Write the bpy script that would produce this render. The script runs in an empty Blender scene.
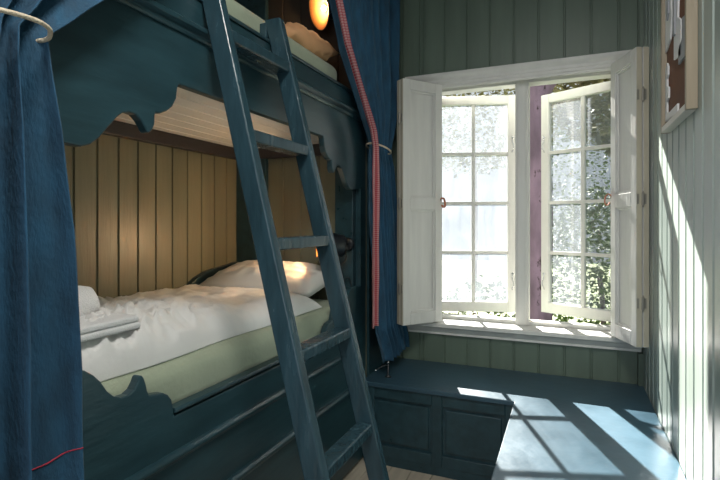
import bpy, bmesh, math, random
from mathutils import Vector, Matrix, noise
random.seed(4)
C = bpy.context.scene.collection
S = bpy.context.scene
# ------------------------------------------------------------ camera, world, sun, exposure
YAW = math.radians(22.96)
cam = bpy.data.objects.new('camera', bpy.data.cameras.new('camera')); C.objects.link(cam)
cam.location = (0, 0, 1.31); cam.rotation_euler = (math.radians(90), 0, YAW)
cam.data.sensor_width = 36; cam.data.lens = 491/720*36; cam.data.shift_y = -16/720; cam.data.clip_start = .02
S.camera = cam
world = bpy.data.worlds.new('sky'); S.world = world; world.use_nodes = True
wn = world.node_tree; bg = wn.nodes['Background']
bg.inputs['Color'].default_value = (.84, .92, 1.0, 1)
sun = bpy.data.objects.new('sun', bpy.data.lights.new('sun', 'SUN')); C.objects.link(sun)
sun.data.energy = 22; sun.data.angle = math.radians(.55); sun.data.color = (1, .95, .87)
SUN = Vector((.398, -1, -.685)).normalized()
sun.rotation_euler = SUN.to_track_quat('-Z', 'Y').to_euler()
# sky: even pale blue plus the broad bright haze that surrounds the sun
_N, _L = wn.nodes, wn.links
_tc = _N.new('ShaderNodeTexCoord'); _dt = _N.new('ShaderNodeVectorMath'); _dt.operation = 'DOT_PRODUCT'; _dt.inputs[1].default_value = tuple(-SUN)
_L.new(_tc.outputs['Generated'], _dt.inputs[0])
_mx = _N.new('ShaderNodeMath'); _mx.operation = 'MAXIMUM'; _mx.inputs[1].default_value = 0; _L.new(_dt.outputs['Value'], _mx.inputs[0])
_pw = _N.new('ShaderNodeMath'); _pw.operation = 'POWER'; _pw.inputs[1].default_value = 7; _L.new(_mx.outputs[0], _pw.inputs[0])
_ma = _N.new('ShaderNodeMath'); _ma.operation = 'MULTIPLY_ADD'; _ma.inputs[1].default_value = .25; _ma.inputs[2].default_value = .34; _L.new(_pw.outputs[0], _ma.inputs[0])
_L.new(_ma.outputs[0], bg.inputs['Strength'])
S.view_settings.view_transform = 'Standard'; S.view_settings.look = 'None'
S.view_settings.gamma = 1; S.view_settings.use_curve_mapping = False
S.view_settings.exposure = 0.78
# added area fill for the interior, out of view behind the camera
rear = bpy.data.objects.new('doorway_daylight', bpy.data.lights.new('doorway_daylight', 'AREA')); C.objects.link(rear)
rear.data.shape = 'RECTANGLE'; rear.data.size = 1.9; rear.data.size_y = 2.3; rear.data.energy = 10; rear.data.color = (.93, .96, 1)
rear.location = (-.55, -1.38, 1.55); rear.rotation_euler = (math.radians(90), 0, 0)

# unseen disk fill added overhead to brighten the aisle
ovh = bpy.data.objects.new('ceiling_light', bpy.data.lights.new('ceiling_light', 'AREA')); C.objects.link(ovh)
ovh.data.shape = 'DISK'; ovh.data.size = .5; ovh.data.energy = 19; ovh.data.color = (1, .97, .92); ovh.location = (-.05, .35, 2.93)
# ------------------------------------------------------------ materials
def mat(name, col, rough=.5, bump=0, bscale=40, var=0, vscale=6, stretch=(1,1,1), metallic=0, emit=None, es=0, spec=.5, sheen=0, trans=0, wear=None):
    m = bpy.data.materials.new(name); m.use_nodes = True
    n = m.node_tree; N = n.nodes; L = n.links; b = N['Principled BSDF']
    b.inputs['Base Color'].default_value = (*col, 1); b.inputs['Roughness'].default_value = rough
    b.inputs['Metallic'].default_value = metallic; b.inputs['Specular IOR Level'].default_value = spec
    if sheen: b.inputs['Sheen Weight'].default_value = sheen
    if emit: b.inputs['Emission Color'].default_value = (*emit, 1); b.inputs['Emission Strength'].default_value = es
    tc = N.new('ShaderNodeTexCoord'); mp = N.new('ShaderNodeMapping'); mp.inputs['Scale'].default_value = stretch
    L.new(tc.outputs['Object'], mp.inputs['Vector'])
    cur = None
    if var:
        t = N.new('ShaderNodeTexNoise'); t.inputs['Scale'].default_value = vscale; t.inputs['Detail'].default_value = 5
        L.new(mp.outputs[0], t.inputs['Vector'])
        r = N.new('ShaderNodeValToRGB'); r.color_ramp.elements[0].position = .3; r.color_ramp.elements[1].position = .7
        r.color_ramp.elements[0].color = tuple(c*(1-var) for c in col)+(1,); r.color_ramp.elements[1].color = tuple(min(1,c*(1+var)) for c in col)+(1,)
        L.new(t.outputs['Fac'], r.inputs['Fac']); cur = r.outputs['Color']
        rr = N.new('ShaderNodeMapRange'); rr.inputs['To Min'].default_value = rough*.8; rr.inputs['To Max'].default_value = min(1, rough*1.2)
        L.new(t.outputs['Fac'], rr.inputs['Value']); L.new(rr.outputs[0], b.inputs['Roughness'])
    if wear:
        t = N.new('ShaderNodeTexNoise'); t.inputs['Scale'].default_value = wear[1]; t.inputs['Detail'].default_value = 9; t.inputs['Roughness'].default_value = .75
        L.new(mp.outputs[0], t.inputs['Vector'])
        r = N.new('ShaderNodeValToRGB'); r.color_ramp.elements[0].position = wear[2]; r.color_ramp.elements[1].position = wear[2]+.03
        r.color_ramp.elements[0].color = (0,0,0,1); r.color_ramp.elements[1].color = (1,1,1,1)
        L.new(t.outputs['Fac'], r.inputs['Fac'])
        mx = N.new('ShaderNodeMix'); mx.data_type = 'RGBA'; L.new(r.outputs['Color'], mx.inputs[0])
        if cur: L.new(cur, mx.inputs[6])
        else: mx.inputs[6].default_value = (*col, 1)
        mx.inputs[7].default_value = (*wear[0], 1); cur = mx.outputs[2]
    if cur: L.new(cur, b.inputs['Base Color'])
    if bump:
        t = N.new('ShaderNodeTexNoise'); t.inputs['Scale'].default_value = bscale; t.inputs['Detail'].default_value = 4
        L.new(mp.outputs[0], t.inputs['Vector'])
        bp = N.new('ShaderNodeBump'); bp.inputs['Strength'].default_value = bump; bp.inputs['Distance'].default_value = .01
        L.new(t.outputs['Fac'], bp.inputs['Height']); L.new(bp.outputs[0], b.inputs['Normal'])
    return m

M = {}
M['blue'] = mat('blue_paint', (.021, .056, .070), .30, .12, 14, .22, 5, stretch=(4, .7, 4), wear=((.11, .15, .17), 30, .70))
M['blue_ladder'] = mat('blue_ladder_paint', (.026, .060, .078), .26, .25, 16, .25, 8, stretch=(3, 3, .6), wear=((.20, .17, .13), 14, .715))
M['bench'] = mat('bench_paint', (.038, .085, .120), .30, .12, 18, .15, 6, wear=((.34, .38, .40), 26, .72))
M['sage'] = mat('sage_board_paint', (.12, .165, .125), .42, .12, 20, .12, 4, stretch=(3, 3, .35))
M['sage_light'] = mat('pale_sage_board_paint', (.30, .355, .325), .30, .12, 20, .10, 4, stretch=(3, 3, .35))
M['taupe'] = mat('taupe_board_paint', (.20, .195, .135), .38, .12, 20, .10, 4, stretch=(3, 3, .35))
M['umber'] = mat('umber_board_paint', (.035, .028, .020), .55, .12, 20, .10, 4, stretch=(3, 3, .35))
M['white'] = mat('white_paint', (.70, .69, .65), .42, .10, 20, .05, 8, stretch=(2, 2, .5))
M['shutter'] = mat('shutter_paint', (.68, .67, .64), .42, .15, 22, .05, 8, stretch=(3, 3, .4))
M['cream'] = mat('cream_edge_paint', (.52, .47, .36), .5, .1, 20, .08, 6)
M['slat'] = mat('white_slat_paint', (.86, .85, .82), .45, .1, 20, .05, 6)
M['dark'] = mat('dark_beam_paint', (.035, .033, .038), .5, .1, 20, .15, 6)
M['floor'] = mat('pale_floor_wood', (.50, .44, .35), .5, .2, 14, .15, 4, stretch=(8, .7, 1))
M['ceil'] = mat('ceiling_paint', (.10, .12, .11), .6)
M['outerwall'] = mat('outer_wall_plank', (.25, .05, .04), .8)
M['duvet'] = mat('white_cotton', (.80, .79, .77), .9, .30, 20, .02, 10, sheen=.2)
M['pillow'] = mat('white_pillow_cotton', (.76, .73, .68), .9, .2, 18, .02, 10, sheen=.2)
M['lamplit_pillow'] = mat('lamp_tinted_pillow_cotton', (.78, .42, .21), .9, .3, 18, .08, 10)  # the lamp's orange glow is put into the cotton's base colour
M['towel'] = mat('white_terry', (.86, .86, .86), .95, .6, 260, .02, 10, sheen=.4)
M['sheet'] = mat('sage_sheet', (.36, .41, .30), .85, .2, 60, .06, 9, sheen=.2)
M['curtain'] = mat('blue_linen', (.016, .072, .135), .9, .35, 160, .30, 26, stretch=(1, 1, .35), sheen=.05)
M['navy'] = mat('navy_linen', (.018, .060, .125), .88, .35, 160, .20, 26, stretch=(1, 1, .35), sheen=.15)
M['rope'] = mat('cream_cord', (.66, .56, .42), .8, .6, 120)
M['red'] = mat('red_stitch', (.45, .03, .06), .8)
M['pink'] = mat('faded_pink_hem', (.38, .16, .18), .8)
M['leather'] = mat('tan_leather', (.38, .10, .035), .5, .3, 90, .2, 20)
M['black'] = mat('black_enamel', (.012, .015, .019), .33)
M['chrome'] = mat('chrome', (.7, .7, .7), .2, metallic=1)
M['steel'] = mat('grey_hinge_steel', (.33, .31, .27), .45, metallic=.5)
M['bulb'] = mat('lit_bulb', (1, .8, .5), .5, emit=(1, .66, .32), es=7)
M['shade_in'] = mat('warm_shade_lining', (.42, .17, .045), .6)
M['frame_wood'] = mat('pale_oak', (.30, .25, .175), .5, .2, 20, .12, 6, stretch=(4, 4, .5))
M['frame_white'] = mat('white_oak_lip', (.66, .62, .56), .5, .2, 20, .08, 6)
M['brown'] = mat('brown_board', (.14, .05, .022), .85, .2, 20, .25, 5)
M['paper'] = mat('white_card', (.72, .72, .72), .7)
M['greycard'] = mat('grey_card', (.30, .31, .33), .7)
M['bark'] = mat('violet_bark', (.20, .135, .19), .95, 1.0, 30, .5, 7, stretch=(1, 1, .35), wear=((.035, .02, .02), 7, .60))
M['leaf'] = mat('leaf_green', (.11, .17, .05), .6, var=.5, vscale=9)
M['leaf2'] = mat('leaf_olive', (.20, .19, .08), .6, var=.5, vscale=9)
M['grass'] = mat('grass', (.16, .20, .07), .9, var=.4, vscale=12)
M['brick'] = mat('stone', (.16, .12, .10), .9, var=.3, vscale=6)
M['house'] = mat('pale_house_boards', (.62, .63, .60), .8, .3, 12, .1, 4)

def glass_mat():
    m = bpy.data.materials.new('dusty_old_glass'); m.use_nodes = True; n = m.node_tree; N = n.nodes; L = n.links
    N.remove(N['Principled BSDF']); out = N['Material Output']
    tr = N.new('ShaderNodeBsdfTransparent'); tr.inputs[0].default_value = (.78, .81, .83, 1)
    tl = N.new('ShaderNodeBsdfTranslucent'); tl.inputs[0].default_value = (.27, .30, .34, 1)
    df = N.new('ShaderNodeBsdfDiffuse'); df.inputs[0].default_value = (.50, .53, .57, 1)
    gl = N.new('ShaderNodeBsdfGlossy'); gl.inputs['Roughness'].default_value = .08
    a = N.new('ShaderNodeMixShader'); a.inputs[0].default_value = .35
    L.new(tl.outputs[0], a.inputs[1]); L.new(df.outputs[0], a.inputs[2])
    tc = N.new('ShaderNodeTexCoord'); mp = N.new('ShaderNodeMapping'); mp.inputs['Scale'].default_value = (1, 1, .16)
    L.new(tc.outputs['Object'], mp.inputs[0])
    t = N.new('ShaderNodeTexNoise'); t.inputs['Scale'].default_value = 34; t.inputs['Detail'].default_value = 7; L.new(mp.outputs[0], t.inputs['Vector'])
    t2 = N.new('ShaderNodeTexNoise'); t2.inputs['Scale'].default_value = 7; t2.inputs['Detail'].default_value = 5; L.new(tc.outputs['Object'], t2.inputs['Vector'])
    ad = N.new('ShaderNodeMath'); ad.operation = 'ADD'; L.new(t.outputs['Fac'], ad.inputs[0]); L.new(t2.outputs['Fac'], ad.inputs[1])
    r = N.new('ShaderNodeMapRange'); r.inputs['From Min'].default_value = .75; r.inputs['From Max'].default_value = 1.3
    r.inputs['To Min'].default_value = .26; r.inputs['To Max'].default_value = .46; L.new(ad.outputs[0], r.inputs['Value'])
    b = N.new('ShaderNodeMixShader'); L.new(r.outputs[0], b.inputs[0]); L.new(tr.outputs[0], b.inputs[1]); L.new(a.outputs[0], b.inputs[2])
    c = N.new('ShaderNodeMixShader'); c.inputs[0].default_value = .05; L.new(b.outputs[0], c.inputs[1]); L.new(gl.outputs[0], c.inputs[2])
    L.new(c.outputs[0], out.inputs[0]); return m
M['glass'] = glass_mat()

def gingham():
    m = bpy.data.materials.new('red_gingham'); m.use_nodes = True; n = m.node_tree; N = n.nodes; L = n.links
    b = N['Principled BSDF']; b.inputs['Roughness'].default_value = .9
    tc = N.new('ShaderNodeTexCoord'); sp = N.new('ShaderNodeSeparateXYZ'); L.new(tc.outputs['UV'], sp.inputs[0])
    def stripe(i):
        a = N.new('ShaderNodeMath'); a.operation = 'MODULO'; a.inputs[1].default_value = 1; L.new(sp.outputs[i], a.inputs[0])
        c = N.new('ShaderNodeMath'); c.operation = 'GREATER_THAN'; c.inputs[1].default_value = .5; L.new(a.outputs[0], c.inputs[0]); return c
    x, y = stripe(0), stripe(1)
    s = N.new('ShaderNodeMath'); s.operation = 'ADD'; L.new(x.outputs[0], s.inputs[0]); L.new(y.outputs[0], s.inputs[1])
    d = N.new('ShaderNodeMath'); d.operation = 'DIVIDE'; d.inputs[1].default_value = 2; L.new(s.outputs[0], d.inputs[0])
    r = N.new('ShaderNodeValToRGB'); e = r.color_ramp.elements; e[0].color = (.50, .28, .28, 1); e[1].color = (.36, .02, .04, 1)
    r.color_ramp.interpolation = 'LINEAR'; L.new(d.outputs[0], r.inputs[0]); L.new(r.outputs[0], b.inputs['Base Color'])
    return m
M['gingham'] = gingham()

# ------------------------------------------------------------ mesh helpers
def obj(name, bm, m, parent=None, smooth=False, bevel=0, seg=2, angle=.6):
    bmesh.ops.recalc_face_normals(bm, faces=bm.faces[:])
    me = bpy.data.meshes.new(name); bm.to_mesh(me); bm.free()
    if isinstance(m, (list, tuple)):
        for k in m: me.materials.append(k)
    else: me.materials.append(m)
    o = bpy.data.objects.new(name, me); C.objects.link(o)
    if smooth:
        for p in me.polygons: p.use_smooth = True
    if bevel:
        b = o.modifiers.new('bevel', 'BEVEL'); b.width = bevel; b.segments = seg; b.limit_method = 'ANGLE'; b.angle_limit = angle
    if parent:
        o.parent = parent; o.matrix_parent_inverse = Matrix.Translation(parent.location).inverted() @ Matrix.Identity(4) if parent.rotation_euler.z == 0 else parent_inv(parent)
    return o
def parent_inv(p):
    return (Matrix.Translation(p.location) @ p.rotation_euler.to_matrix().to_4x4()).inverted()
def thing(name, label, cat, loc=(0,0,0), group=None):
    o = bpy.data.objects.new(name, None); C.objects.link(o); o.location = loc; o.empty_display_size = .1
    return tag(o, label, cat, group)
def tag(o, label, cat, group=None, kind=None):
    o['label'] = label; o['category'] = cat
    if group: o['group'] = group
    if kind: o['kind'] = kind
    return o
def struct(name, bm, m, **k):
    o = obj(name, bm, m, **k); o['kind'] = 'structure'; return o
def BM(): return bmesh.new()
def box(bm, x0, x1, y0, y1, z0, z1, mi=0):
    v = [bm.verts.new((x, y, z)) for x in (x0, x1) for y in (y0, y1) for z in (z0, z1)]
    for f in ((0,1,3,2),(4,6,7,5),(0,4,5,1),(2,3,7,6),(0,2,6,4),(1,5,7,3)):
        fc = bm.faces.new([v[i] for i in f]); fc.material_index = mi
    return v
def obox(bm, o, ax, ay, az, x0, x1, y0, y1, z0, z1, mi=0):   # box in an oriented frame
    o, ax, ay, az = Vector(o), Vector(ax), Vector(ay), Vector(az)
    v = [bm.verts.new(o + ax*x + ay*y + az*z) for x in (x0, x1) for y in (y0, y1) for z in (z0, z1)]
    for f in ((0,1,3,2),(4,6,7,5),(0,4,5,1),(2,3,7,6),(0,2,6,4),(1,5,7,3)):
        fc = bm.faces.new([v[i] for i in f]); fc.material_index = mi
def prism(bm, pts, fn, a, b):        # pts 2d, fn(p, t) -> 3d
    A = [bm.verts.new(fn(p, a)) for p in pts]; B = [bm.verts.new(fn(p, b)) for p in pts]
    n = len(pts); bm.faces.new(A); bm.faces.new(B[::-1])
    for i in range(n): bm.faces.new((A[i], B[i], B[(i+1) % n], A[(i+1) % n]))
def tube(bm, pts, r, n=10, caps=True):
    pts = [Vector(p) for p in pts]; rings = []
    up = Vector((0, 0, 1))
    for i, p in enumerate(pts):
        d = (pts[min(i+1, len(pts)-1)] - pts[max(i-1, 0)]).normalized()
        a = d.cross(up if abs(d.z) < .95 else Vector((1, 0, 0))).normalized(); b = d.cross(a)
        rr = r[i] if isinstance(r, (list, tuple)) else r
        rings.append([bm.verts.new(p + (a*math.cos(t) + b*math.sin(t))*rr) for t in [2*math.pi*k/n for k in range(n)]])
    for q in range(len(rings)-1):
        for k in range(n): bm.faces.new((rings[q][k], rings[q][(k+1) % n], rings[q+1][(k+1) % n], rings[q+1][k]))
    if caps: bm.faces.new(rings[0]); bm.faces.new(rings[-1][::-1])
def spline(pts, n=8):
    P = [Vector(p) for p in pts]; out = []
    for i in range(len(P)-1):
        a, b, c, d = P[max(i-1, 0)], P[i], P[i+1], P[min(i+2, len(P)-1)]
        for k in range(n):
            t = k/n; out.append(.5*((2*b) + (c-a)*t + (2*a-5*b+4*c-d)*t*t + (3*b-a-3*c+d)*t**3))
    out.append(P[-1]); return out
def lathe(bm, o, d, prof, n=24):     # prof list of (t along d, r)
    o = Vector(o); d = Vector(d).normalized()
    a = d.cross(Vector((0, 0, 1)) if abs(d.z) < .9 else Vector((1, 0, 0))).normalized(); b = d.cross(a)
    R = [[bm.verts.new(o + d*t + (a*math.cos(2*math.pi*k/n) + b*math.sin(2*math.pi*k/n))*max(r, 1e-4)) for k in range(n)] for t, r in prof]
    for q in range(len(R)-1):
        for k in range(n): bm.faces.new((R[q][k], R[q][(k+1) % n], R[q+1][(k+1) % n], R[q+1][k]))

# ------------------------------------------------------------ board walls (each board a bevelled prism)
def boards(bm, along, a0, a1, face, t, z0, z1, pitch, phase, g=.007, gd=.007):
    """along 'x' or 'y'; face = coordinate of the visible face, t = signed thickness away from the room"""
    k = math.floor((a0 - phase)/pitch); edges = [a0]
    while True:
        k += 1; e = phase + k*pitch
        if e >= a1 - .004: break
        if e > a0 + .004: edges.append(e)
    edges.append(a1); s = 1 if t > 0 else -1
    for p, q in zip(edges, edges[1:]):
        gg = min(g, (q-p)*.2)
        pr = [(p, face+s*gd), (p+gg*.55, face+s*gd), (p+gg, face), (q-gg, face), (q-gg*.55, face+s*gd*.15), (q-gg*.55+.0001, face+s*gd*.2), (q, face+s*gd), (q, face+t), (p, face+t)]
        pr = [(p, face+s*gd), (p+gg*.5, face+s*gd), (p+gg, face), (q-gg, face), (q-gg*.5, face+s*gd), (q, face+s*gd), (q, face+t), (p, face+t)]
        if along == 'x': prism(bm, pr, lambda c, z: (c[0], c[1], z), z0, z1)
        else: prism(bm, pr, lambda c, z: (c[1], c[0], z), z0, z1)

ZT = 2.95
WX0, WX1, WZ0, WZ1 = -.862, .350, .70, 2.20     # window opening
bm = BM()
ph = -.019
boards(bm, 'x', -1.09, WX0, 3.01, .19, 0, ZT, .137, ph)
boards(bm, 'x', WX1, .37, 3.01, .19, 0, ZT, .137, ph)
boards(bm, 'x', WX0, WX1, 3.01, .19, WZ1, ZT, .137, ph)
boards(bm, 'x', WX0, WX1, 3.01, .19, 0, WZ0, .137, ph)
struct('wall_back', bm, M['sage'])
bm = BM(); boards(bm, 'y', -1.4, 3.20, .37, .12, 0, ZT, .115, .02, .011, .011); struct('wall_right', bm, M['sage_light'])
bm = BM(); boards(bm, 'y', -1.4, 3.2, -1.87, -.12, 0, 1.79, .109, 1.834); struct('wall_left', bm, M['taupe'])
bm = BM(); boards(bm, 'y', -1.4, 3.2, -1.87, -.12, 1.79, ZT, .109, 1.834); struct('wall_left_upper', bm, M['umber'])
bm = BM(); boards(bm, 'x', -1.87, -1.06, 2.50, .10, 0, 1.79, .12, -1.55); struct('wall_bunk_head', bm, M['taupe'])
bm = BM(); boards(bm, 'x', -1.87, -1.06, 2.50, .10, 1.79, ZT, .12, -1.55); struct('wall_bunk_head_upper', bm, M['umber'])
bm = BM(); box(bm, -1.09, -1.045, 2.60, 3.01, 0, ZT); struct('wall_closet', bm, M['blue'])
bm = BM(); box(bm, -1.99, .49, -1.4, 3.2, ZT, ZT+.1); struct('ceiling', bm, M['ceil'])
bm = BM()
x = -1.99
while x < .49:
    box(bm, x+.0015, min(x+.11, .49), -1.4, 3.2, -.05, 0); x += .1115
struct('floor', bm, M['floor'], bevel=.002)
bm = BM(); box(bm, .345, .37, 2.985, 3.01, .45, .62); box(bm, .35, .37, 2.99, 3.01, 2.25, ZT); struct('trim_corner', bm, M['sage'])

# ------------------------------------------------------------ window: casing, frame, sill
bm = BM()
def moulding(prof, x0, x1):
    prism(bm, prof, lambda c, x: (x, c[0], c[1]), x0, x1)
moulding([(3.01,2.165),(2.992,2.165),(2.992,2.182),(2.985,2.186),(2.985,2.200),(2.972,2.212),(2.966,2.222),(2.966,2.238),(3.01,2.238)], -.95, .365)
moulding([(3.01,2.150),(3.00,2.150),(3.00,2.168),(3.01,2.168)], -.95, .365)
box(bm, -.945, -.855, 2.99, 3.01, .70, 2.165); box(bm, .343, .366, 2.99, 3.01, .70, 2.165)
struct('trim_1', bm, M['white'], bevel=.002)
bm = BM()
moulding([(3.06,.672),(2.955,.672),(2.943,.680),(2.943,.698),(2.948,.704),(3.06,.706)], -.945, .362)
moulding([(3.01,.628),(2.985,.628),(2.985,.643),(2.978,.648),(2.970,.660),(2.962,.672),(3.01,.672)], -.935, .360)
box(bm, WX0, WX1, 3.06, 3.22, .672, .706)
struct('trim_2', bm, M['white'], bevel=.002)
bm = BM()
FY0, FY1 = 3.08, 3.17
box(bm, WX0, WX1, FY0, FY1, 2.150, WZ1); box(bm, WX0, WX1, FY0-.02, FY0, 2.17, WZ1); box(bm, WX0, WX1, FY0-.045, FY0-.02, 2.185, WZ1)
box(bm, WX0, WX1, FY0+.02, FY1, .706, .728)
box(bm, WX0, WX0+.035, FY0, FY1, .706, 2.15); box(bm, WX1-.035, WX1, FY0, FY1, .706, 2.15)
box(bm, -.292, -.214, FY0, FY1, .706, 2.15); box(bm, -.277, -.229, FY0-.012, FY0, .706, 2.15)
wf = struct('window_1', bm, M['white'], bevel=.003)

def casement(hx, sgn, ang, label, key):
    """hinged at (hx, FY1), opens outward; sgn +1 = leaf extends to +x when shut"""
    W, z0, z1, T = .545, .735, 2.150, .04
    c, s = math.cos(ang), math.sin(ang)
    ax = Vector((sgn*c, s, 0)); ay = Vector((-sgn*s, c, 0)); az = Vector((0, 0, 1)); o = Vector((hx, FY1+.002, 0))
    t = thing('window_casement', label, 'window', (hx, FY1, z0))
    bm = BM(); B = lambda *a: obox(bm, o, ax, ay, az, *a)
    B(0, .052, 0, T, z0, z1); B(W-.052, W, 0, T, z0, z1); B(.052, W-.052, 0, T, z0, z0+.065); B(.052, W-.052, 0, T, z1-.055, z1)
    obj('sash_frame', bm, M['white'], t, bevel=.003)
    x0, x1, y0, y1 = .052, W-.052, z0+.065, z1-.055
    bm = BM(); B = lambda *a: obox(bm, o, ax, ay, az, *a)
    xm = (x0+x1)/2; B(xm-.011, xm+.011, .006, T-.006, y0, y1)
    for k in (1, 2, 3):
        zz = y0 + (y1-y0)*k/4; B(x0, x1, .007, T-.007, zz-.010, zz+.010)
    gb_ = obj('glazing_bars', bm, M['white'], t, bevel=.002)
    for i in range(2):
        for k in range(4):
            bm = BM(); B = lambda *a: obox(bm, o, ax, ay, az, *a)
            xa = x0 if i == 0 else xm+.011; xb = xm-.011 if i == 0 else x1
            za = y0+(y1-y0)*k/4+(.010 if k else 0); zb = y0+(y1-y0)*(k+1)/4-(.010 if k < 3 else 0)
            v = [bm.verts.new(o+ax*a+ay*.02+az*b_) for a, b_ in ((xa, za), (xb, za), (xb, zb), (xa, zb))]
            bm.faces.new(v); obj('glass_pane', bm, M['glass'], t)
    for zz in (.94, 1.83):
        bm = BM()
        f = lambda a, b_, c_: o+ax*a+ay*b_+az*c_
        tube(bm, spline([f(W-.022, -.004, zz+.05), f(W-.022, -.012, zz+.045), f(W-.026, -.014, zz+.02), f(W-.016, -.014, zz-.02), f(W-.028, -.012, zz-.05), f(W-.024, -.004, zz-.055)], 5), .0035, 8)
        lathe(bm, f(W-.022, 0, zz+.045), -ay, [(0, .009), (.006, .009), (.008, 0)], 10)
        obj('stay_hook', bm, M['chrome'], t, smooth=True)
    return t
casement(WX0+.032, 1, math.radians(18), 'white eight-pane casement at the left, swung slightly outward, brightest dusty glass', 'l')
casement(WX1-.030, -1, math.radians(27.6), 'white eight-pane casement at the right, swung wide outward beside the violet trunk', 'r')

def shutter(P, H, label):
    P, H = Vector((*P, 0)), Vector((*H, 0)); ax = (H-P); W = ax.length; ax.normalize()
    n = Vector((-ax.y, ax.x, 0))
    if n.dot(-P) < 0: n = -n            # towards the room's middle
    az = Vector((0, 0, 1)); T = .026
    t = thing('window_shutter', label, 'shutter', (H.x, H.y, .717))
    def leaf(off, nm, w0):
        bm = BM(); B = lambda *a: obox(bm, P, ax, n, az, *a); z0, z1 = .717, 2.160; st = .052
        B(w0, w0+st, off-T, off, z0, z1); B(W-st, W, off-T, off, z0, z1)
        for a, b in ((z0, z0+.07), (1.395, 1.465), (z1-.06, z1)): B(w0+st, W-st, off-T, off, a, b)
        for a, b in ((z0+.07, 1.395), (1.465, z1-.06)):
            B(w0+st, W-st, off-T+.004, off-.016, a, b)
            x0, x1, m_ = w0+st, W-st, .013
            B(x0, x0+m_, off-.016, off-.007, a, b); B(x1-m_, x1, off-.016, off-.007, a, b); B(x0+m_, x1-m_, off-.016, off-.007, a, a+m_); B(x0+m_, x1-m_, off-.016, off-.007, b-m_, b)
        return obj(nm, bm, M['shutter'], t, bevel=.0025)
    leaf(0, 'front_leaf', 0); leaf(-T-.007, 'folded_leaf', 0)
    bm = BM(); obox(bm, P, ax, n, az, W, W+.003, -T, -.002, .72, 2.157); obox(bm, P, ax, n, az, W, W+.003, -2*T-.007, -T-.009, .72, 2.157)
    obj('edge_strip', bm, M['cream'], t)
    for zz in (.93, 1.43, 1.93):
        bm = BM(); c = P+ax*(W+.008)+n*(-T-.003)
        tube(bm, [c+az*(zz-.03), c+az*(zz+.03)], .006, 10)
        tube(bm, [c+az*(zz+.03), c+az*(zz+.038)], [.005, .002], 8); tube(bm, [c+az*(zz-.038), c+az*(zz-.03)], [.002, .005], 8)
        obox(bm, P, ax, n, az, W+.003, W+.006, -T*.45, -.002, zz-.024, zz+.024); obox(bm, P, ax, n, az, W+.003, W+.006, -T*1.5-.007, -T-.007, zz-.024, zz+.024)
        obj('hinge', bm, M['steel'], t)
    bm = BM(); q = P+ax*.012+n*.002                       # leather loop pull
    z = 1.46; L_ = [q+az*z, q+n*.016+az*(z+.012), q+n*.030-ax*.004+az*(z-.006), q+n*.030-ax*.008+az*(z-.04), q+n*.016-ax*.006+az*(z-.052), q+n*.006-ax*.002+az*(z-.034)]
    pts = spline(L_, 6); rg = []
    for p in pts: rg.append([bm.verts.new(p+ax*d) for d in (-.007, .007)])
    for i in range(len(rg)-1): bm.faces.new((rg[i][0], rg[i][1], rg[i+1][1], rg[i+1][0]))
    lo = obj('leather_pull', bm, M['leather'], t); sd = lo.modifiers.new('s', 'SOLIDIFY'); sd.thickness = .003
    bm = BM(); lathe(bm, q+az*(z-.004), n, [(0, .005), (.004, .005), (.006, 0)], 10); obj('pull_screw', bm, M['steel'], lo)
    return t
shutter((-.708, 2.96), (-.883, 2.729), 'pale grey panelled folding shutter at the left of the window, beside the blue curtain')
shutter((.209, 2.938), (.30, 2.684), 'pale grey panelled folding shutter at the right of the window, striped by sunlight')

# ------------------------------------------------------------ window seat
t = thing('window_bench', 'L-shaped dark blue painted bench under the window with sunlit right arm', 'bench', (-.3, 2.75, 0))
bm = BM()
L2 = [(-1.043, 2.485), (-.240, 2.485), (-.240, -.9), (.369, -.9), (.369, 3.009), (-1.043, 3.009)]
prism(bm, L2, lambda c, z: (c[0], c[1], z), .425, .45); obj('seat_top', bm, M['bench'], t, bevel=.004)
bm = BM(); box(bm, -1.04, -.245, 2.515, 3.0, .0, .4245); box(bm, -.225, .365, -.85, 3.0, .0, .4245)
obj('bench_carcass', bm, M['blue'], t)
bm = BM(); fy0, fy1 = 2.500, 2.5145
xs = [-1.04, -.975, -.655, -.60, -.285, -.225]
for a, b in ((0,1),(2,3),(4,5)): box(bm, xs[a], xs[b], fy0, fy1, .05, .424)
for a, b in ((1,2),(3,4)): box(bm, xs[a], xs[b], fy0, fy1, .05, .11); box(bm, xs[a], xs[b], fy0, fy1, .365, .424)
pf_ = obj('panel_frame', bm, M['blue'], t, bevel=.003)
for a, b in ((1,2),(3,4)):
    bm = BM(); box(bm, xs[a]+.018, xs[b]-.018, fy0+.005, fy1, .128, .347); obj('raised_panel', bm, M['blue'], pf_, bevel=.004)
bm = BM(); box(bm, -1.04, -.25, 2.506, 2.5146, 0, .05); obj('kick_board', bm, M['blue'], t, bevel=.002)

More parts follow.
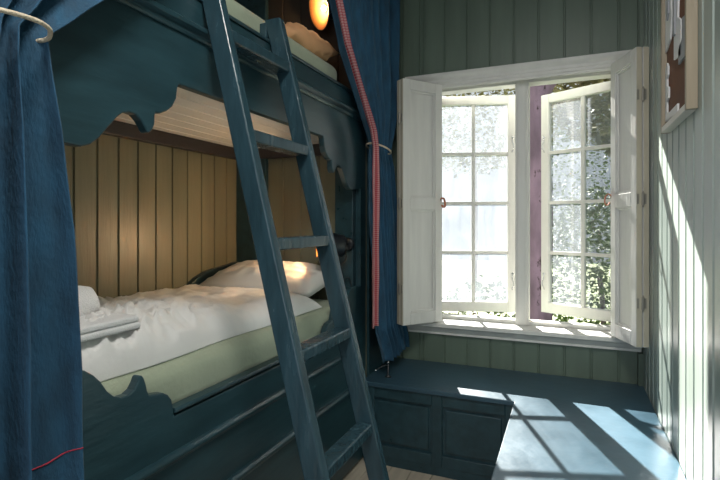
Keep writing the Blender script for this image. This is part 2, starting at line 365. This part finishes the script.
# ------------------------------------------------------------ bunk bed
FX = -1.05; BT = .03
bunk = thing('bunk_bed', 'dark blue built-in bunk bed with scalloped openings', 'bunk bed', (-1.45, 1.5, 0))
sc_up = [(.66,1.500),(.70,1.494),(.75,1.490),(.79,1.488),(.815,1.497),(.838,1.516),(.862,1.545),(.886,1.573),(.904,1.589),(.925,1.596),(.945,1.594),(.962,1.582),(.975,1.566),(.981,1.556),(.990,1.553),(1.000,1.562),(1.008,1.58),(1.010,1.612),(1.030,1.614),(1.051,1.624),(1.073,1.642),(1.088,1.668),(1.093,1.702),(1.10,1.712)]
sc_lo = [(.66,.974),(.72,.980),(.77,.980),(.80,.970),(.822,.953),(.843,.930),(.860,.903),(.880,.884),(.901,.875),(.922,.874),(.940,.882),(.951,.897),(.957,.910),(.965,.913),(.972,.903),(.978,.886),(.983,.866),(.990,.851),(1.010,.848),(1.040,.842),(1.056,.832),(1.070,.814),(1.075,.790),(1.079,.764)]
K_ = 1.05/1.03
sc_up = [(y*K_, 1.31+(z-1.31)*K_) for y, z in sc_up]; sc_lo = [(y*K_, 1.31+(z-1.31)*K_) for y, z in sc_lo]
mir = lambda L: [(3.16-y, z) for y, z in reversed(L)]
FE0, FE1 = .46, 2.56
plane = lambda c, x: (x, c[0], c[1])
bm = BM(); pts = [(FE0, 2.0), (FE0, 1.504)] + sc_up + mir(sc_up) + [(FE1, 1.504), (FE1, 2.0)]
prism(bm, pts, plane, FX-BT, FX); obj('upper_front_board', bm, M['blue'], bunk, bevel=.005, seg=3)
bm = BM(); pts = [(FE0, .02), (FE0, .967)] + sc_lo + mir(sc_lo) + [(FE1, .967), (FE1, .02)]
prism(bm, pts, plane, FX-BT, FX); obj('lower_front_board', bm, M['blue'], bunk, bevel=.005, seg=3)
for a, b in ((FE0, .672), (2.488, FE1)):
    bm = BM(); box(bm, FX-BT, FX, a, b, .967, 1.504); obj('side_stile', bm, M['blue'], bunk)
def strip(name, prof, y0=FE0, y1=FE1):
    bm = BM(); prism(bm, prof, lambda c, y: (c[0], y, c[1]), y0, y1); return obj(name, bm, M['blue'], bunk, bevel=.0015)
strip('cornice', [(FX,1.872),(FX+.006,1.872),(FX+.010,1.880),(FX+.010,1.886),(FX+.016,1.890),(FX+.024,1.898),(FX+.024,1.910),(FX+.014,1.918),(FX,1.922)])
strip('rail_cap', [(FX-BT-.004,2.0),(FX+.006,2.0),(FX+.008,2.006),(FX+.004,2.014),(FX-BT-.004,2.014)])
strip('upper_ledge', [(FX,.622),(FX+.008,.622),(FX+.012,.630),(FX+.018,.636),(FX+.018,.644),(FX+.010,.652),(FX,.654)], .5, 2.40)
strip('lower_ledge', [(FX,.425),(FX+.010,.425),(FX+.014,.433),(FX+.022,.440),(FX+.022,.450),(FX+.012,.458),(FX,.458)], .5, 2.40)
strip('lower_rail_cap', [(FX-BT-.002,.762),(FX+.004,.762),(FX+.006,.768),(FX+.002,.776),(FX-BT-.002,.776)], 1.10, 2.06)
# board joint in the upper valance
bm = BM()
for i in range(17):
    z = 1.712+i*0
x = -1.865
while x < FX-BT-.02:
    box(bm, x, min(x+.088, FX-BT-.001), .5, 2.498, 1.765, 1.785); box(bm, x+.088, x+.098, .5, 2.498, 1.773, 1.785); x += .098
obj('slatted_underside', bm, M['slat'], bunk, bevel=.0025)
bm = BM(); box(bm, -1.869, -1.825, .5, 2.499, 1.700, 1.764); box(bm, -1.86, FX-BT-.001, 2.465, 2.499, 1.700, 1.764); obj('support_beam', bm, M['dark'], bunk, bevel=.003)
bm = BM(); box(bm, -1.868, FX-BT-.001, .46, .50, .02, 2.3); obj('foot_panel', bm, M['blue'], bunk)
bm = BM(); box(bm, -1.868, -1.655, 2.47, 2.499, .60, 1.70); box(bm, -1.868, -1.655, 2.47, 2.499, 1.79, ZT-.01); obj('corner_panel', bm, M['blue'], bunk, bevel=.004)
bm = BM(); box(bm, -1.19, FX-BT-.001, 2.45, 2.499, .60, 1.70); obj('head_post', bm, M['blue'], bunk, bevel=.004)
bm = BM(); box(bm, -1.868, FX-BT-.001, .5, 2.498, .70, .735); obj('mattress_base', bm, M['blue'], bunk)
bm = BM(); box(bm, -1.868, FX-BT-.001, .5, 2.498, 1.90, 1.93); obj('upper_mattress_base', bm, M['blue'], bunk)
bm = BM(); pts = [(1.9,.74),(1.9,.90),(1.98,.945),(2.03,.985),(2.09,1.02),(2.16,1.045),(2.24,1.058),(2.33,1.066),(2.42,1.078),(2.468,1.082),(2.468,.74)]
prism(bm, pts, plane, -1.868, -1.835); obj('curved_guard_board', bm, M['blue'], bunk, bevel=.004)

# ------------------------------------------------------------ bedding
def rbox(bm, x0, x1, y0, y1, z0, z1, nx=24, ny=60, p=8, jit=0):
    cx, cy, cz = (x0+x1)/2, (y0+y1)/2, (z0+z1)/2; hx, hy, hz = (x1-x0)/2, (y1-y0)/2, (z1-z0)/2
    r = min(hz*.75, .05)
    bmesh.ops.create_cube(bm, size=2)
    for v in bm.verts: v.co = Vector((cx+v.co.x*hx, cy+v.co.y*hy, cz+v.co.z*hz))
    bmesh.ops.bevel(bm, geom=bm.edges[:], offset=r, segments=5, profile=.5, affect='EDGES')
bm = BM(); rbox(bm, -1.864, FX-BT-.004, .503, 2.466, .737, .892)
tag(obj('mattress', bm, M['sheet'], smooth=True), 'thick mattress in a sage green sheet on the lower bunk', 'mattress')
bm = BM(); rbox(bm, -1.864, FX-BT-.006, .503, 2.30, 1.932, 2.125)
tag(obj('mattress', bm, M['sheet'], smooth=True), 'mattress in a pale sage sheet on the upper bunk behind the ladder top', 'mattress')

def nz(x, y, s, seed=0): return noise.noise(Vector((x*s, y*s, seed)))
def duvet():
    bm = BM(); nx, ny = 110, 210; x0, x1, y0, y1 = -1.858, -1.125, .52, 2.18
    top, bot = [], []
    for j in range(ny+1):
        rt, rb = [], []
        for i in range(nx+1):
            a, b = i/nx, j/ny
            x = x0+(x1-x0)*a; y = y0+(y1-y0)*b
            x += .016*nz(x, y, 3.2, 5)*a
            ef = min(1, (1-a)/.16); eb = min(1, a/.05); el = min(1, b/.06); er = min(1, (1-b)/.10)
            prof = math.sqrt(max(0, 1-(1-ef)**2))*(.55+.45*math.sqrt(max(0, 1-(1-eb)**2)))*math.sqrt(max(0, 1-(1-el)**2))*math.sqrt(max(0, 1-(1-er)**2))
            h = .098+.012*math.sin(y*2.3+.4)
            near = max(0, 1-abs(y-1.05)/.55)
            w = .018*nz(x, y, 4, 1)+.012*nz(x*1.3+y*.6, y*.9-x*.5, 8, 2)+.004*nz(x, y, 22, 3)
            rid = (1-abs(nz(x*1.1+y*.8, y*.6-x*1.1, 7.5, 7)))**7*.034 + (1-abs(nz(x+y*1.5, y-x, 14, 17)))**7*.016
            w += rid*(.15+1.4*near)
            cr = abs((y-1.40)-(x+1.30)*.55); w += -.009*math.exp(-(cr/.010)**2)*(1 if -1.5 < x < -1.12 else 0)
            z = .894+prof*(h+w)
            rt.append(bm.verts.new((x, y, z+.004))); rb.append(bm.verts.new((x, y, .8935)))
        top.append(rt); bot.append(rb)
    for j in range(ny):
        for i in range(nx):
            bm.faces.new((top[j][i], top[j][i+1], top[j+1][i+1], top[j+1][i])); bm.faces.new((bot[j][i], bot[j+1][i], bot[j+1][i+1], bot[j][i+1]))
    for j in range(ny):
        for i in (0, nx): bm.faces.new((top[j][i], top[j+1][i], bot[j+1][i], bot[j][i]))
    for i in range(nx):
        for j in (0, ny): bm.faces.new((top[j][i], top[j][i+1], bot[j][i+1], bot[j][i]))
    return bm
tag(obj('duvet', duvet(), M['duvet'], smooth=True), 'crumpled white duvet spread over the lower bunk mattress', 'duvet')

def pillow(name, c, hx, hy, hz, rot, m, label, seed=0, cat='pillow', crease=.02, ex=2.6, pw=.55):
    bm = BM(); n = 44; R = Matrix.Rotation(rot[2], 3, 'Z') @ Matrix.Rotation(rot[1], 3, 'Y') @ Matrix.Rotation(rot[0], 3, 'X'); g = {}
    for sgn in (1, -1):
        for j in range(n+1):
            for i in range(n+1):
                a, b = -1+2*i/n, -1+2*j/n
                edge = i in (0, n) or j in (0, n)
                if sgn < 0 and edge: g[(sgn, i, j)] = g[(1, i, j)]; continue
                th = ((1-abs(a)**ex)*(1-abs(b)**ex))**pw if not edge else 0
                px = a*hx*(1-.06*(1-a*a)*0-.05*(1-abs(b))*abs(a)**3); py = b*hy*(1-.06*(1-abs(a))*abs(b)**3)
                w = crease*th*((1-abs(nz(a*1.1+seed, b, 3, seed)))**4 - .3 + .5*nz(a, b, 2.2, seed+4))
                g[(sgn, i, j)] = bm.verts.new(Vector(c)+R @ Vector((px, py, sgn*(hz*th+w))))
    for sgn in (1, -1):
        for j in range(n):
            for i in range(n):
                q = [g[(sgn, i, j)], g[(sgn, i+1, j)], g[(sgn, i+1, j+1)], g[(sgn, i, j+1)]]
                bm.faces.new(q if sgn > 0 else q[::-1])
    return tag(obj(name, bm, m, smooth=True), label, cat)
pillow('pillow', (-1.50, 2.275, 1.005), .345, .190, .088, (math.radians(10), 0, 0), M['pillow'], 'plump white pillow at the head of the lower bunk', 3, crease=.018)
pillow('pillow', (-1.27, 2.06, 2.175), .19, .22, .075, (math.radians(6), math.radians(4), 0), M['lamplit_pillow'], 'crumpled peach-lit pillow on the upper bunk below the glowing lamp', 8, crease=.032)
bm = BM(); rbox(bm, -1.305, -1.150, .74, 1.075, 1.005, 1.024)
bm2 = bmesh.new(); rbox(bm2, -1.303, -1.152, .74, 1.070, 1.0245, 1.044)
me_ = bpy.data.meshes.new('t'); bm2.to_mesh(me_); bm2.free(); bm.from_mesh(me_); bpy.data.meshes.remove(me_)
for v in bm.verts: v.co.z += .004*nz(v.co.x, v.co.y, 14, 2)
ft = tag(obj('folded_towel', bm, M['towel'], smooth=True), 'flat folded white towel lying on the duvet in front of the rolled towel', 'towel')
bm = BM(); R_ = .058
lathe(bm, (-1.345, .72, 1.068), (.02, 1, 0), [(0, 0), (.004, R_*.7), (.02, R_), (.12, R_*1.02), (.30, R_), (.325, R_*.9), (.338, R_*.6), (.335, R_*.4), (.34, R_*.2), (.336, 0)], 36)
for v in bm.verts: v.co += Vector((1, 0, 1))*.006*noise.noise(v.co*16)
tag(obj('rolled_towel', bm, M['towel'], smooth=True), 'bulky rolled white towel at the foot of the lower bunk', 'towel')

# ------------------------------------------------------------ ladder
def LX(z): return -.985+(1.9-z)*.256
lad = thing('bunk_ladder', 'worn dark blue wooden ladder leaning on the bunk bed', 'ladder', (LX(0), 1.42, 0))
YL, YR = 1.225, 1.60; hd, ht = .034, .018
for yy in (YL, YR):
    bm = BM(); za, zb = 0.0, 2.09
    v = [bm.verts.new((LX(z)+sx*hd, yy+sy*ht, z)) for z in (za, zb) for sx in (-1, 1) for sy in (-1, 1)]
    for f in ((0,1,3,2),(4,6,7,5),(0,4,5,1),(2,3,7,6),(0,2,6,4),(1,5,7,3)): bm.faces.new([v[i] for i in f])
    st_ = obj('stile', bm, M['blue_ladder'], lad, bevel=.006, seg=3)
    bm = BM(); box(bm, -1.125, LX(2.06)-.030, yy-.02, yy+.02, 2.018, 2.078); box(bm, -1.125, -1.092, yy-.02, yy+.02, 1.96, 2.018)
    obj('hook_block', bm, M['blue_ladder'], st_, bevel=.005)
for z in (1.895, 1.578, 1.25, .925, .60, .275):
    bm = BM(); d = Vector((-.248, 0, .969)); a = Vector((1, 0, 0))
    obox(bm, (LX(z), 0, z), (.969, 0, -.248 if False else 0), (0, 1, 0), (-.0, 0, 1), -.030, .030, YL+ht-.001, YR-ht+.001, -.019, .019)
    obj('rung', bm, M['blue_ladder'], lad, bevel=.006, seg=3)

# ------------------------------------------------------------ curtains
def interp(tab, z, k):
    tab = sorted(tab)
    if z <= tab[0][0]: return tab[0][k]
    for a, b in zip(tab, tab[1:]):
        if z <= b[0]:
            t = (z-a[0])/(b[0]-a[0]); return a[k]+(b[k]-a[k])*t
    return tab[-1][k]
def cloth(name, tab, X0, folds, amp, m, parent=None, nz_=130, ns=150, seed=0, z0=None, z1=None, uv=None, wob=.3, thick=.003, hem=None):
    """tab rows (z, y_left, y_right, amp_scale, xoff)"""
    bm = BM(); zs = sorted(r[0] for r in tab); z0 = zs[0] if z0 is None else z0; z1 = zs[-1] if z1 is None else z1
    G = []; L_ = bm.loops.layers.uv.new('uv')
    def surf(s, z):
        yl, yr, am, xo = (interp(tab, z, k) for k in (1, 2, 3, 4))
        ss = s+.05*wob*math.sin(s*9+seed)+.02*wob*nz(s*3, z*.8, 1, seed)
        x = X0+xo+amp*am*(math.sin(2*math.pi*folds*ss+seed)+.45*math.sin(2*math.pi*folds*1.9*ss+1.3*seed+.6*math.sin(z*2))*.8)
        x += .006*nz(s*6, z*5, 1, seed+3)*am
        return (x, yl+(yr-yl)*s+.3*amp*am*math.cos(2*math.pi*folds*ss+seed), z)
    for j in range(nz_+1):
        z = z0+(z1-z0)*j/nz_; row = []
        for i in range(ns+1): row.append(bm.verts.new(surf(i/ns, z)))
        G.append(row)
    for j in range(nz_):
        for i in range(ns):
            f = bm.faces.new((G[j][i], G[j][i+1], G[j+1][i+1], G[j+1][i]))
            if uv:
                for l, (a, b) in zip(f.loops, ((i, j), (i+1, j), (i+1, j+1), (i, j+1))):
                    l[L_].uv = (a/ns*uv[0], b/nz_*uv[1])
    o = obj(name, bm, m, parent, smooth=True)
    sd = o.modifiers.new('s', 'SOLIDIFY'); sd.thickness = thick; sd.offset = 0
    return surf
# near curtain, left
lc = thing('bed_curtain', 'blue linen curtain at the foot of the bunks, gathered by a cream cord', 'curtain', (-.96, .6, .7))
tab = [(.72,.36,.735,1.0,.0),(1.0,.36,.728,1.0,.0),(1.3,.38,.712,1,0),(1.5,.42,.688,1,0),(1.62,.45,.672,.85,0),(1.69,.48,.668,.6,0),(1.739,.47,.720,.6,0),(1.779,.46,.757,.7,0),(1.82,.45,.80,.8,0),(1.9,.42,.88,1,0),(2.0,.38,.97,1,0),(2.3,.33,1.25,1,0),(2.75,.30,1.36,1,0)]
lc_surf = cloth('curtain_cloth', tab, -.985, 4.2, .033, M['curtain'], lc, nz_=260, ns=190, seed=1.3, wob=1.0)
bm = BM()
pts = []
for k in range(160):
    s = .5+.498*k/159; zz = interp([(.5, .735), (.67, .765), (.76, .800), (1, .835)], s, 1)
    p = lc_surf(s, zz); pts.append((p[0]+.0025, p[1], p[2]))
tube(bm, pts, .0016, 6); obj('red_stitching', bm, M['red'], lc, smooth=True)
bm = BM(); tube(bm, spline([(-1.045, .42, 1.66), (-.95, .44, 1.665), (-.912, .50, 1.675), (-.908, .542, 1.682), (-.910, .59, 1.688), (-.918, .625, 1.690), (-.938, .652, 1.688), (-.975, .662, 1.680), (-1.045, .62, 1.675)], 8), .0045, 10)
tag(obj('curtain_tieback', bm, M['rope'], smooth=True), 'cream cord tied around the near left blue curtain', 'tieback')
# far curtain, right
rc = thing('bed_curtain', 'blue curtain with red gingham lining tied back between the bunks and the window', 'curtain', (-.97, 2.6, .5))
tab = [(.535,2.58,2.98,1,.045),(.62,2.55,2.97,1,.04),(.72,2.50,2.93,1,.03),(1.0,2.49,2.90,1,.02),(1.4,2.48,2.88,.9,.0),(1.65,2.475,2.82,.7,0),(1.74,2.48,2.77,.5,0),(1.80,2.44,2.79,.7,0),(1.957,2.30,2.86,.9,0),(2.14,2.129,2.89,1,0),(2.335,2.02,2.90,1,0),(2.75,1.86,2.92,1,0)]
cloth('curtain_cloth', tab, -.985, 7.3, .022, M['curtain'], rc, nz_=220, ns=220, seed=2.1, wob=.8)
tab2 = [(z, yl-.085, yl-.045+w_*.9, 1, 0) for z, yl, w_ in ((.765,2.46,.085),(1.0,2.465,.08),(1.4,2.465,.075),(1.65,2.47,.06),(1.72,2.475,.05),(1.80,2.44,.05),(1.957,2.30,.04),(2.14,2.129,.025),(2.335,2.02,.02),(2.75,1.86,.02))]
cloth('gingham_lining', tab2, -.945, 1.6, .012, M['gingham'], rc, nz_=200, ns=30, seed=.5, uv=(8, 190))
bm = BM()
pts = [(-.985+.05*math.cos(a), 2.60+.145*math.sin(a), 1.735-.010*math.sin(a)) for a in [2*math.pi*k/36 for k in range(37)]]
tube(bm, pts, .005, 8)
tag(obj('curtain_tieback', bm, M['rope'], smooth=True), 'thin pale band around the far blue curtain with gingham lining', 'tieback')
bm = BM(); tube(bm, [(-.985, .2, 2.76), (-.985, 3.0, 2.76)], .012, 12)
cr = obj('curtain_rod', bm, M['black'], smooth=True); tag(cr, 'long dark rod carrying both blue bunk curtains', 'curtain rod')

# small things on the bench corner
t = thing('hook_stand', 'tiny dark hook stand with bright metal tips on the bench corner', 'hook', (-.93, 2.60, .45))
bm = BM(); lathe(bm, (-.93, 2.60, .4505), (0,0,1), [(0,0),(0,.018),(.006,.018),(.010,.004),(.075,.004),(.078,0)], 14); obj('post', bm, M['black'], t, smooth=True)
bm = BM(); tube(bm, spline([(-.93, 2.60, .52), (-.955, 2.58, .515), (-.985, 2.56, .495)], 5), .003, 8); obj('arm', bm, M['black'], t, smooth=True)
for p in ((-.93, 2.60, .533), (-.988, 2.558, .493)):
    bm = BM(); bmesh.ops.create_icosphere(bm, subdivisions=2, radius=.007, matrix=Matrix.Translation(p)); obj('metal_tip', bm, M['chrome'], t, smooth=True)

# ------------------------------------------------------------ lamps
def lamp(name, label, base, joint, d, ln, r0, r1, power, cable, glow_size=.02):
    t = thing(name, label, 'lamp', base)
    b, j, d = Vector(base), Vector(joint), Vector(d).normalized()
    bm = BM(); lathe(bm, b, (0, -1, 0), [(0, 0), (0, .036), (.014, .036), (.02, .026), (.022, 0)], 20); obj('wall_mount', bm, M['black'], t, smooth=True)
    bm = BM(); tube(bm, spline([b+Vector((0, -.02, 0)), b+Vector((0, -.05, .01)), j], 6), .006, 8); obj('arm', bm, M['black'], t, smooth=True)
    bm = BM(); th = .003
    lathe(bm, j, d, [(-.012, 0), (-.012, r0*.8), (0, r0), (ln*.35, r0*1.05), (ln, r1), (ln, r1-th), (ln*.35, r0*1.05-th), (.006, r0-th), (.006, 0)], 28)
    sh = obj('lamp_shade', bm, [M['black'], M['shade_in']], t, smooth=True)
    for p in sh.data.polygons:
        if (p.index // 28) >= 5: p.material_index = 1
    bm = BM(); c = j+d*(ln*.45); bmesh.ops.create_uvsphere(bm, u_segments=16, v_segments=10, radius=glow_size, matrix=Matrix.Translation(c)); obj('bulb', bm, M['bulb'], sh, smooth=True)
    bm = BM(); lathe(bm, j+d*.004, d, [(0, .012), (ln*.45-glow_size*.8, .012), (ln*.45-glow_size*.8, 0)], 14); obj('socket', bm, M['black'], sh, smooth=True)
    li = bpy.data.objects.new('bulb_light', bpy.data.lights.new('bulb_light', 'POINT')); C.objects.link(li); li.location = j+d*(ln*.6)
    li.data.energy = power; li.data.color = (1, .66, .35); li.data.shadow_soft_size = .02
    if cable:
        bm = BM(); tube(bm, spline(cable, 8), .0028, 8); obj('cable', bm, M['black'], t, smooth=True)
    return t
lamp('reading_lamp', 'black swivel reading lamp over the lower bunk pillow, beside the gingham lining', (-1.105, 2.449, 1.20), (-1.085, 2.33, 1.195), (-.82, -.55, .12), .130, .058, .076, 6,
     [(-1.125, 2.44, 1.19), (-1.10, 2.40, 1.12), (-1.14, 2.38, 1.07), (-1.11, 2.35, 1.0), (-1.15, 2.40, .96), (-1.10, 2.43, 1.02), (-1.08, 2.44, .95)])
lamp('wall_lamp', 'lit lamp with round amber shade over the upper bunk', (-1.22, 2.499, 2.50), (-1.215, 2.42, 2.50), (-.58, -.74, -.27), .06, .035, .112, 3.6, None, .016)

# ------------------------------------------------------------ framed relief on the right wall
t = thing('picture_frame', 'deep pale wooden frame with brown and white card collage on the right wall', 'picture', (.35, 2.15, 1.68))
y0, y1, z0, z1 = 1.80, 2.26, 1.667, 2.455
bm = BM()
bm.free()
for a in ((y0, y0+.022, z0, z1), (y1-.022, y1, z0, z1)):
    bm = BM(); box(bm, .338, .3695, *a); obj('frame_side', bm, M['frame_wood'], t, bevel=.002)
for a in ((y0+.022, y1-.022, z0, z0+.022), (y0+.022, y1-.022, z1-.022, z1)):
    bm = BM(); box(bm, .338, .3695, *a); obj('frame_rail', bm, M['frame_white'], t, bevel=.002)
bm = BM(); box(bm, .357, .3695, y0+.022, y1-.022, z0+.022, z1-.022); obj('backing_board', bm, M['brown'], t)
def card(pts, x, m, th=.006):
    bm = BM(); prism(bm, [(y0+.022+(q[0]-1.887)*.79, q[1]-.02) for q in pts], lambda c, xx: (xx, c[0], c[1]), x-th, x); obj('card_piece', bm, m, t)
card([(2.41,1.73),(2.41,1.93),(2.37,1.95),(2.345,1.93),(2.345,1.90),(2.37,1.89),(2.37,1.86),(2.33,1.85),(2.33,1.81),(2.37,1.80),(2.37,1.76),(2.30,1.75),(2.12,1.75),(2.12,1.72)], .3565, M['paper'])
card([(2.41,2.00),(2.41,2.40),(2.30,2.40),(2.26,2.30),(2.28,2.18),(2.25,2.10),(2.29,2.02)], .3565, M['paper'])
card([(2.20,1.92),(2.20,2.22),(2.14,2.26),(2.10,2.20),(2.12,2.05),(2.05,2.02),(2.05,1.90)], .3565, M['paper'])
card([(2.10,1.88),(1.89,1.88),(1.89,2.0),(2.03,2.02),(2.03,1.95),(2.10,1.93)], .3565, M['greycard'])
card([(2.33,2.10),(2.33,2.24),(2.295,2.26),(2.295,2.12)], .350, M['greycard'])
card([(2.18,2.00),(2.18,2.14),(2.145,2.14),(2.145,2.00)], .350, M['greycard'])

# ------------------------------------------------------------ outside
bm = BM(); box(bm, -14, 12, 3.25, 30, -1.2, -.9); g = obj('ground', bm, M['grass']); g['kind'] = 'structure'
def leaves(c, r, n, s):
    bm = BM()
    for _ in range(n):
        while True:
            v = Vector([random.uniform(-1, 1) for _ in range(3)])
            if v.length < 1: break
        v = v.normalized()*(v.length**.5)
        p = Vector(c)+Vector((v.x*r[0], v.y*r[1], v.z*r[2]))
        R = Matrix.Rotation(random.uniform(0, 6.28), 3, random.choice('XYZ')) @ Matrix.Rotation(random.uniform(0, 6.28), 3, 'Z')
        l = s*random.uniform(.6, 1.3)
        q = [bm.verts.new(p+R @ Vector(a)) for a in ((0, 0, 0), (l*.5, l*.3, l*.1), (l, 0, 0), (l*.5, -l*.3, l*.1))]
        bm.faces.new((q[0], q[1], q[2])); bm.faces.new((q[0], q[2], q[3]))
    return bm
t = thing('tree', 'violet-grey knotted tree trunk close outside between the open casements', 'tree', (-.27, 4.6, -.9))
bm = BM(); pts = spline([(-.25, 4.62, -.95), (-.265, 4.6, .5), (-.255, 4.6, 1.5), (-.275, 4.6, 2.4), (-.23, 4.62, 4.2)], 10)
tube(bm, pts, [.145-.03*i/len(pts)+.006*math.sin(i*2.1) for i in range(len(pts))], 22); obj('trunk', bm, M['bark'], t, smooth=True)
bm = BM(); tube(bm, spline([(-.27, 4.6, 2.38), (-.12, 4.62, 2.62), (.10, 4.75, 2.80), (.9, 5.0, 3.1)], 6), [.10, .095, .09, .085, .08, .078, .075, .07, .068, .065, .06, .055, .05, .05, .045, .04, .04, .035, .03], 14); obj('branch', bm, M['bark'], t, smooth=True)
obj('crown', leaves((.9, 5.6, 5.2), (1.6, 1.2, 1.2), 1500, .12), M['leaf'], t)
def shrub(c, r, n, m, label):
    t = thing('shrub', label, 'shrub', (c[0], c[1], -.9))
    obj('foliage', leaves(c, r, int(n*2.2), .085), m, t)
    bm = BM(); tube(bm, spline([(c[0], c[1], -.95), (c[0]+.05, c[1], c[2]*.5-.4), c], 5), .035, 8); obj('stem', bm, M['bark'], t, smooth=True)
shrub((-.9, 6.2, -.1), (.9, .6, .75), 1200, M['leaf'], 'dark green shrub seen under the left casement')
shrub((.40, 7.5, .60), (.75, .7, 1.2), 2200, M['leaf'], 'tall green shrub blurred behind the dusty right casement')
shrub((-1.5, 8.5, 3.1), (1.5, .8, .95), 2600, M['leaf2'], 'olive foliage showing above the left casement')
shrub((1.0, 10.5, 2.2), (1.7, .8, 2.6), 4200, M['leaf'], 'tall dark tree mass far behind the right casement')
shrub((.50, 5.7, 2.62), (.65, .35, .55), 1800, M['leaf2'], 'olive foliage showing above the right casement beside the trunk')
